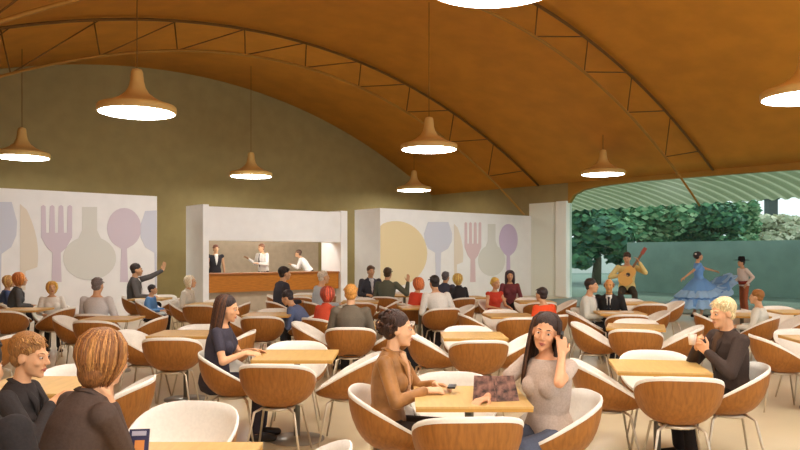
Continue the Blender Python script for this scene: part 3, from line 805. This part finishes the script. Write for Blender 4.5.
for _ in range(6):                            # no two empty chairs inside each other
    for a in CH:
        if a.name in used: continue
        for c in CH:
            v = a.location-c.location
            if c is not a and v.length < .5 and a.location.y > 7: a.location += v.normalized()*(.5-v.length)*.7
# --- kiosk staff (standing on the raised kiosk floor)
def kd(px): 
    rx = (px-400)/F; return (NK+1.35)/(N.x*rx+N.y)
person('kiosk worker in black vest and white apron at the left of the counter', 216, 245, kd(216), 150, pose='stand', hair='short', hcol=(110, 66, 50), top=('vest', (48, 46, 50)), sleeve='none', inner=(230, 228, 224), vox=.012, z0=.14)
person('kiosk worker in white shirt and dark vest raising a hand behind the counter', 261, 244, kd(261), 215, pose='stand', hair='short', hcol=(132, 84, 56), top=S((222, 218, 212)), tie=(56, 48, 46), arms={1: dict(w=(.42, .2, 1.28), pole=(.5, 0, -1)), -1: dict(w=(-.1, .3, 1.15))}, vox=.012, z0=.14)
person('kiosk worker in white shirt bending to the left behind the counter', 298, 250, kd(302), -90, pose='stand', lean=34, hair='short', hcol=(90, 66, 52), top=S((236, 234, 230)), arms={1: dict(w=(.1, .55, 1.15)), -1: dict(w=(-.1, .55, 1.15))}, vox=.012, z0=.14)
# --- performers
d = 18.6
P22 = person('flamenco dancer swirling a ruffled light blue dress', 699, 252, d, 95, pose='stand', fem=True, lean=-4, head=(-10, 0, 0), hair='updo', hcol=(46, 38, 40), top=S((110, 158, 214)), sleeve='short', skirt=True, vox=.011, z0=.05,
             arms={1: dict(w=(.15, -.42, 1.05), pole=(.6, -.2, -.5)), -1: dict(w=(-.18, .5, 1.2), pole=(-.5, 0, -.8))}, knees={1: ((.10, .10, .5), (.10, .02, .085)), -1: ((-.08, .02, .5), (-.08, -.12, .085))})
blue1, blue2 = cloth((112, 162, 218)), cloth((152, 194, 232))
def skirt_at(t, a, out=0, fr=9, amp=.07):
    w = max(0, math.sin(a-.25))
    r = (.15+.56*t**.85)*(1+.12*t*w)*(1+amp*t*math.sin(a*fr))+out
    return Vector((r*math.cos(a), r*math.sin(a), 1.03-.74*t+.85*t*t*w**1.2+.015*t*math.sin(a*fr*1.7)))
def ruffle(name, m_, t0, t1, o0, o1, fr, amp, parent):
    m = MB(); NA = 120; rings = []
    for j in range(9):
        t = t0+(t1-t0)*j/8
        rings.append(m.ring([skirt_at(t, 2*math.pi*i/NA, o0+(o1-o0)*j/8, fr, amp) for i in range(NA)]))
    for p, q in zip(rings, rings[1:]): m.bridge(p, q)
    o = m.build(name, m_, parent); md = o.modifiers.new('t', 'SOLIDIFY'); md.thickness = .012
    return o
sk = ruffle('skirt', blue1, 0, .96, 0, 0, 9, .07, P22['root'])
ruffle('ruffle', blue2, .42, .66, .012, .07, 15, .08, sk); ruffle('ruffle', blue2, .72, 1.02, .012, .09, 18, .08, sk)
m = MB(); m.ell(P22['hv'](.03, -.10, .06), (.03, .03, .03)); m.build('hair_flower', cloth((236, 226, 220)), P22['root'])
P23 = person('performer in black hat, white shirt and rust trousers standing beside the dancer', 741, 259, d+.3, -95, pose='stand', hair='short', hcol=(40, 32, 30), top=S((220, 206, 196)), bottom=(158, 92, 62), shoes=(54, 40, 38), vox=.011, z0=.05,
             arms={1: dict(w=(.12, .22, 1.05)), -1: dict(w=(-.24, .05, .98))})
m = MB(); m.lathe([(.215, .0), (.22, .012), (.10, .025), (.092, .10), (.07, .125), (.01, .12)], 24, c=P23['hv'](0, -.015, .075)); m.build('hat', cloth((34, 30, 32)), P23['root'])
m = MB(); p_ = P23['pos']
m.loft([[p_(t, .165*k*math.cos(a*.314), .132*k*math.sin(a*.314)) for a in range(20)] for t, k in ((.02, 1.14), (.08, 1.12), (.12, 1.08))]); m.build('sash', cloth((140, 60, 50)), P23['root'])
dg = 16.6
P21 = person('guitarist in pale yellow shirt sitting on a high stool by the glazing', 627, 253, dg, 195, pose='perch', hair='short', hcol=(60, 46, 34), top=S((214, 196, 130)), bottom=(66, 62, 54), vox=.011, z0=.15, lean=8, head=(10, 14, 0),
             arms={1: dict(w=(.12, .26, .98), pole=(.9, -.2, -.3)), -1: dict(w=(-.24, .30, 1.26), pole=(-.6, 0, -.9))})
l = P21['root'].location; q = P21['q']; sc = P21['sc']
st = thing('bar_stool', 'tall dark wooden stool under the guitarist', 'stool', (l.x, l.y, 0), -R(195))
sh_ = .15+.60*sc
m = MB(); m.lathe([(.17, sh_-.04), (.19, sh_-.03), (.19, sh_-.005), (.17, sh_)], 20); m.build('seat', mat('dark_stool', (96, 76, 40), .5), st)
for x in (-1, 1):
    for y in (-1, 1): m = MB(); m.rod((x*.13, y*.13, sh_-.03), (x*.18, y*.18, .0), .018, .016); m.build('leg', mat('dark_stool', (96, 76, 40), .5), st)
m = MB()
for a, c in (((-1, -1), (1, -1)), ((1, -1), (1, 1)), ((1, 1), (-1, 1)), ((-1, 1), (-1, -1))): m.rod((a[0]*.165, a[1]*.165, .25), (c[0]*.165, c[1]*.165, .25), .012)
m.build('stretcher', mat('dark_stool', (96, 76, 40), .5), st)
gp = world(P21, (.0, .27, .97))
gt = thing('guitar', 'honey coloured acoustic guitar held by the guitarist', 'guitar', gp, -R(195)); gt.rotation_euler = (R(6), R(58), -R(195))
out = []
for i in range(40):
    a = i/40*2*math.pi; r = .17+.022*math.cos(2*a)*0
    x = .24*math.cos(a); w_ = (.185 if x > 0 else .15)
    z = w_*math.sin(a)*(1-.22*math.exp(-((x+.03)/.07)**2))
    out.append((x, z))
m = MB(); m.prism(out, -.05, .05); gb = m.build('guitar_body', mat('spruce', (214, 166, 84), .35), gt)
m = MB(); m.prism(arc(-.03, 0, .045, .045, 0, 345, 20), .051, .053); m.build('sound_hole', black_m, gb)
m = MB(); m.box((-.40, .045, 0), (.36, .022, .05)); m.build('neck', mat('neck_wood', (120, 78, 44), .4), gt)
m = MB(); m.box((-.65, .04, 0), (.16, .02, .08)); m.build('headstock', mat('red_wood', (150, 70, 54), .4), gt)

# ------------------------------------------------------------------ small things
def magazine(name, label, loc, rz, cover, w=.21, h=.28, tilt=0):
    t = thing(name, label, 'magazine', loc, rz)
    m = MB(); m.box((0, 0, .003), (w, h, .006)); m.build('pages', mat('paper', (232, 226, 214), .7), t)
    m = MB(); m.box((0, 0, .0068), (w, h, .0012)); m.build('cover', cover, t)
    t.rotation_euler = (tilt, 0, rz)
    return t
cov1 = mat('patterned_cover', (40, 32, 34), .35, nscale=22, col2=(150, 110, 96), noise=.1)
cov2 = mat('blue_cover', (44, 42, 74), .35)
mg = thing('magazine', 'open dark patterned magazine standing on the table before the phone caller', 'magazine', (.575, 4.42, .7462), 0)
for s_, a in ((-1, 62), (1, 20)):
    m = MB(); m.box((0, 0, .085), (.14, .006, .17)); o = m.build('page_block', cov1, mg)
    o.rotation_euler = (R(-38), 0, R(s_*10)); o.location = (s_*.07, 0, 0)
m2 = thing('magazine', 'dark blue magazine leaning at the left of the table at the bottom edge', 'magazine', (-1.135, 3.2, .7462), R(8))
m = MB(); m.box((0, 0, .06), (.085, .012, .12)); o = m.build('cover', cov2, m2); o.rotation_euler = (R(-25), 0, 0)
m = MB(); m.box((0.005, -.008, .045), (.04, .004, .05)); o2 = m.build('cover_picture', mat('orange_picture', (206, 130, 60), .5), o)
m = MB(); m.box((0, -.008, .1), (.06, .004, .02)); m.build('cover_banner', mat('pale_banner', (170, 164, 176), .5), o)
# phones
w = world(P5, (.0, .45, .815)); ph = thing('mobile_phone', 'dark mobile phone in the hands of the woman in brown', 'phone', w, R(-10))
m = MB(); m.box((0, 0, 0), (.05, .105, .014)); m.build('case', black_m, ph, bevel=.004)
m = MB(); m.box((0, 0, .008), (.042, .06, .002)); m.build('screen', mat('phone_screen', (120, 122, 126), .15), ph)
w = P6['root'].matrix_basis @ P6['hv'](-.112, .035, -.03); ph = thing('mobile_phone', 'black mobile phone held to the ear of the smiling woman', 'phone', w, -R(-122)); ph.rotation_euler = (R(-20), R(-6), -R(-162))
m = MB(); m.box((0, 0, 0), (.016, .05, .12)); m.build('case', black_m, ph, bevel=.004)
m = MB(); m.box((-.009, 0, -.025), (.002, .036, .045)); m.build('keypad', mat('grey_keys', (90, 90, 92), .4), ph)
w = world(P7, (-.01, .35, .93)); cup = thing('paper_cup', 'small pale cup held by the blond man in black', 'cup', w, 0)
m = MB(); m.lathe([(.024, 0), (.034, .085), (.031, .085), (.022, .006), (.001, .005)], 20); m.build('cup_body', mat('cup_white', (226, 206, 188), .5), cup)
m = MB(); m.lathe([(.0015, .078), (.0315, .08), (.03, .082), (.001, .082)], 20); m.build('lid', mat('cup_lid', (188, 96, 72), .4), cup)
for x, y, rz, lab in ((3.20, 11.2, 15, 'white paper sheet on the table before the tie man'), (3.48, 11.35, -20, 'white paper sheet on the table before the balding man')):
    m = MB(); m.box((0, 0, .002), (.21, .29, .003)); o = m.build('paper_sheet', mat('paper', (232, 226, 214), .7)); o.location = (x, y, .7465); o.rotation_euler = (0, 0, R(rz)); tag(o, lab, 'paper', 'papers on the table')
# black bag on the floor
p = at_d(409, 10.4); bg = thing('handbag', 'black bag standing on the floor right of the brown bloused woman', 'bag', (p.x, p.y, 0))
m = MB(); m.loft([[(x*k, y*k2, z) for x, y in arc(0, 0, .15, .09, 0, 340, 17)] for z, k, k2 in ((0, .92, .9), (.03, 1, 1), (.25, .96, .85), (.33, .8, .5), (.34, .75, .3))]); m.build('bag_body', cloth((34, 32, 34)), bg)
m = MB(); m.tube([(-.09, 0, .32), (-.08, 0, .42), (0, 0, .47), (.08, 0, .42), (.09, 0, .32)], .008, 6); m.build('handle', black_m, bg)

# ------------------------------------------------------------------ voxel surfaces
for o, s_, it in PENDING:
    md = o.modifiers.new('remesh', 'REMESH'); md.mode = 'VOXEL'; md.voxel_size = s_; md.use_smooth_shade = True
    md = o.modifiers.new('smooth', 'SMOOTH'); md.factor = .5; md.iterations = it
dgp = bpy.context.evaluated_depsgraph_get()
for o, s_, it in PENDING:
    me = bpy.data.meshes.new_from_object(o.evaluated_get(dgp))
    old = o.data; me.name = old.name; o.modifiers.clear(); o.data = me

# ------------------------------------------------------------------ light, sky, camera
for u_ in (6.0, 10.0, 14.0, 18.0):  # added lights without fixtures, to brighten the mural walls
    L = bpy.data.lights.new('added_mural_light', 'SPOT'); L.energy = 190; L.spot_size = R(85); L.spot_blend = 1; L.shadow_soft_size = .25; L.color = (1, .97, .93)
    p0 = E*u_+N*14.6+Vector((0, 0, 5.4)); p1 = E*u_+N*NM+Vector((0, 0, 1.9))
    lo = bpy.data.objects.new('added_mural_light', L); C.objects.link(lo); lo.location = p0; lo.rotation_euler = (p1-p0).to_track_quat('-Z', 'Y').to_euler()
wd = bpy.data.worlds.new('sky'); bpy.context.scene.world = wd; wd.use_nodes = True
bgn = wd.node_tree.nodes['Background']; bgn.inputs[0].default_value = (.93, .96, 1, 1); bgn.inputs[1].default_value = 1.0
sun = bpy.data.lights.new('sun', 'SUN'); sun.energy = 2.0; sun.angle = R(4); sun.color = (1, .95, .86)
so = bpy.data.objects.new('sun', sun); C.objects.link(so); so.rotation_euler = (R(50), 0, R(120))
cam = bpy.data.cameras.new('camera'); co = bpy.data.objects.new('camera', cam); C.objects.link(co)
cam.sensor_width = 36; cam.lens = F/800*36; cam.shift_y = (Y0-225)/800
co.location = (0, 0, H); co.rotation_euler = (math.pi/2, 0, 0)
cam.clip_start = .05; cam.clip_end = 300
sc_ = bpy.context.scene; sc_.camera = co
vs = sc_.view_settings; vs.view_transform = 'Standard'; vs.look = 'None'; vs.gamma = 1; vs.use_curve_mapping = False; vs.exposure = 0.68
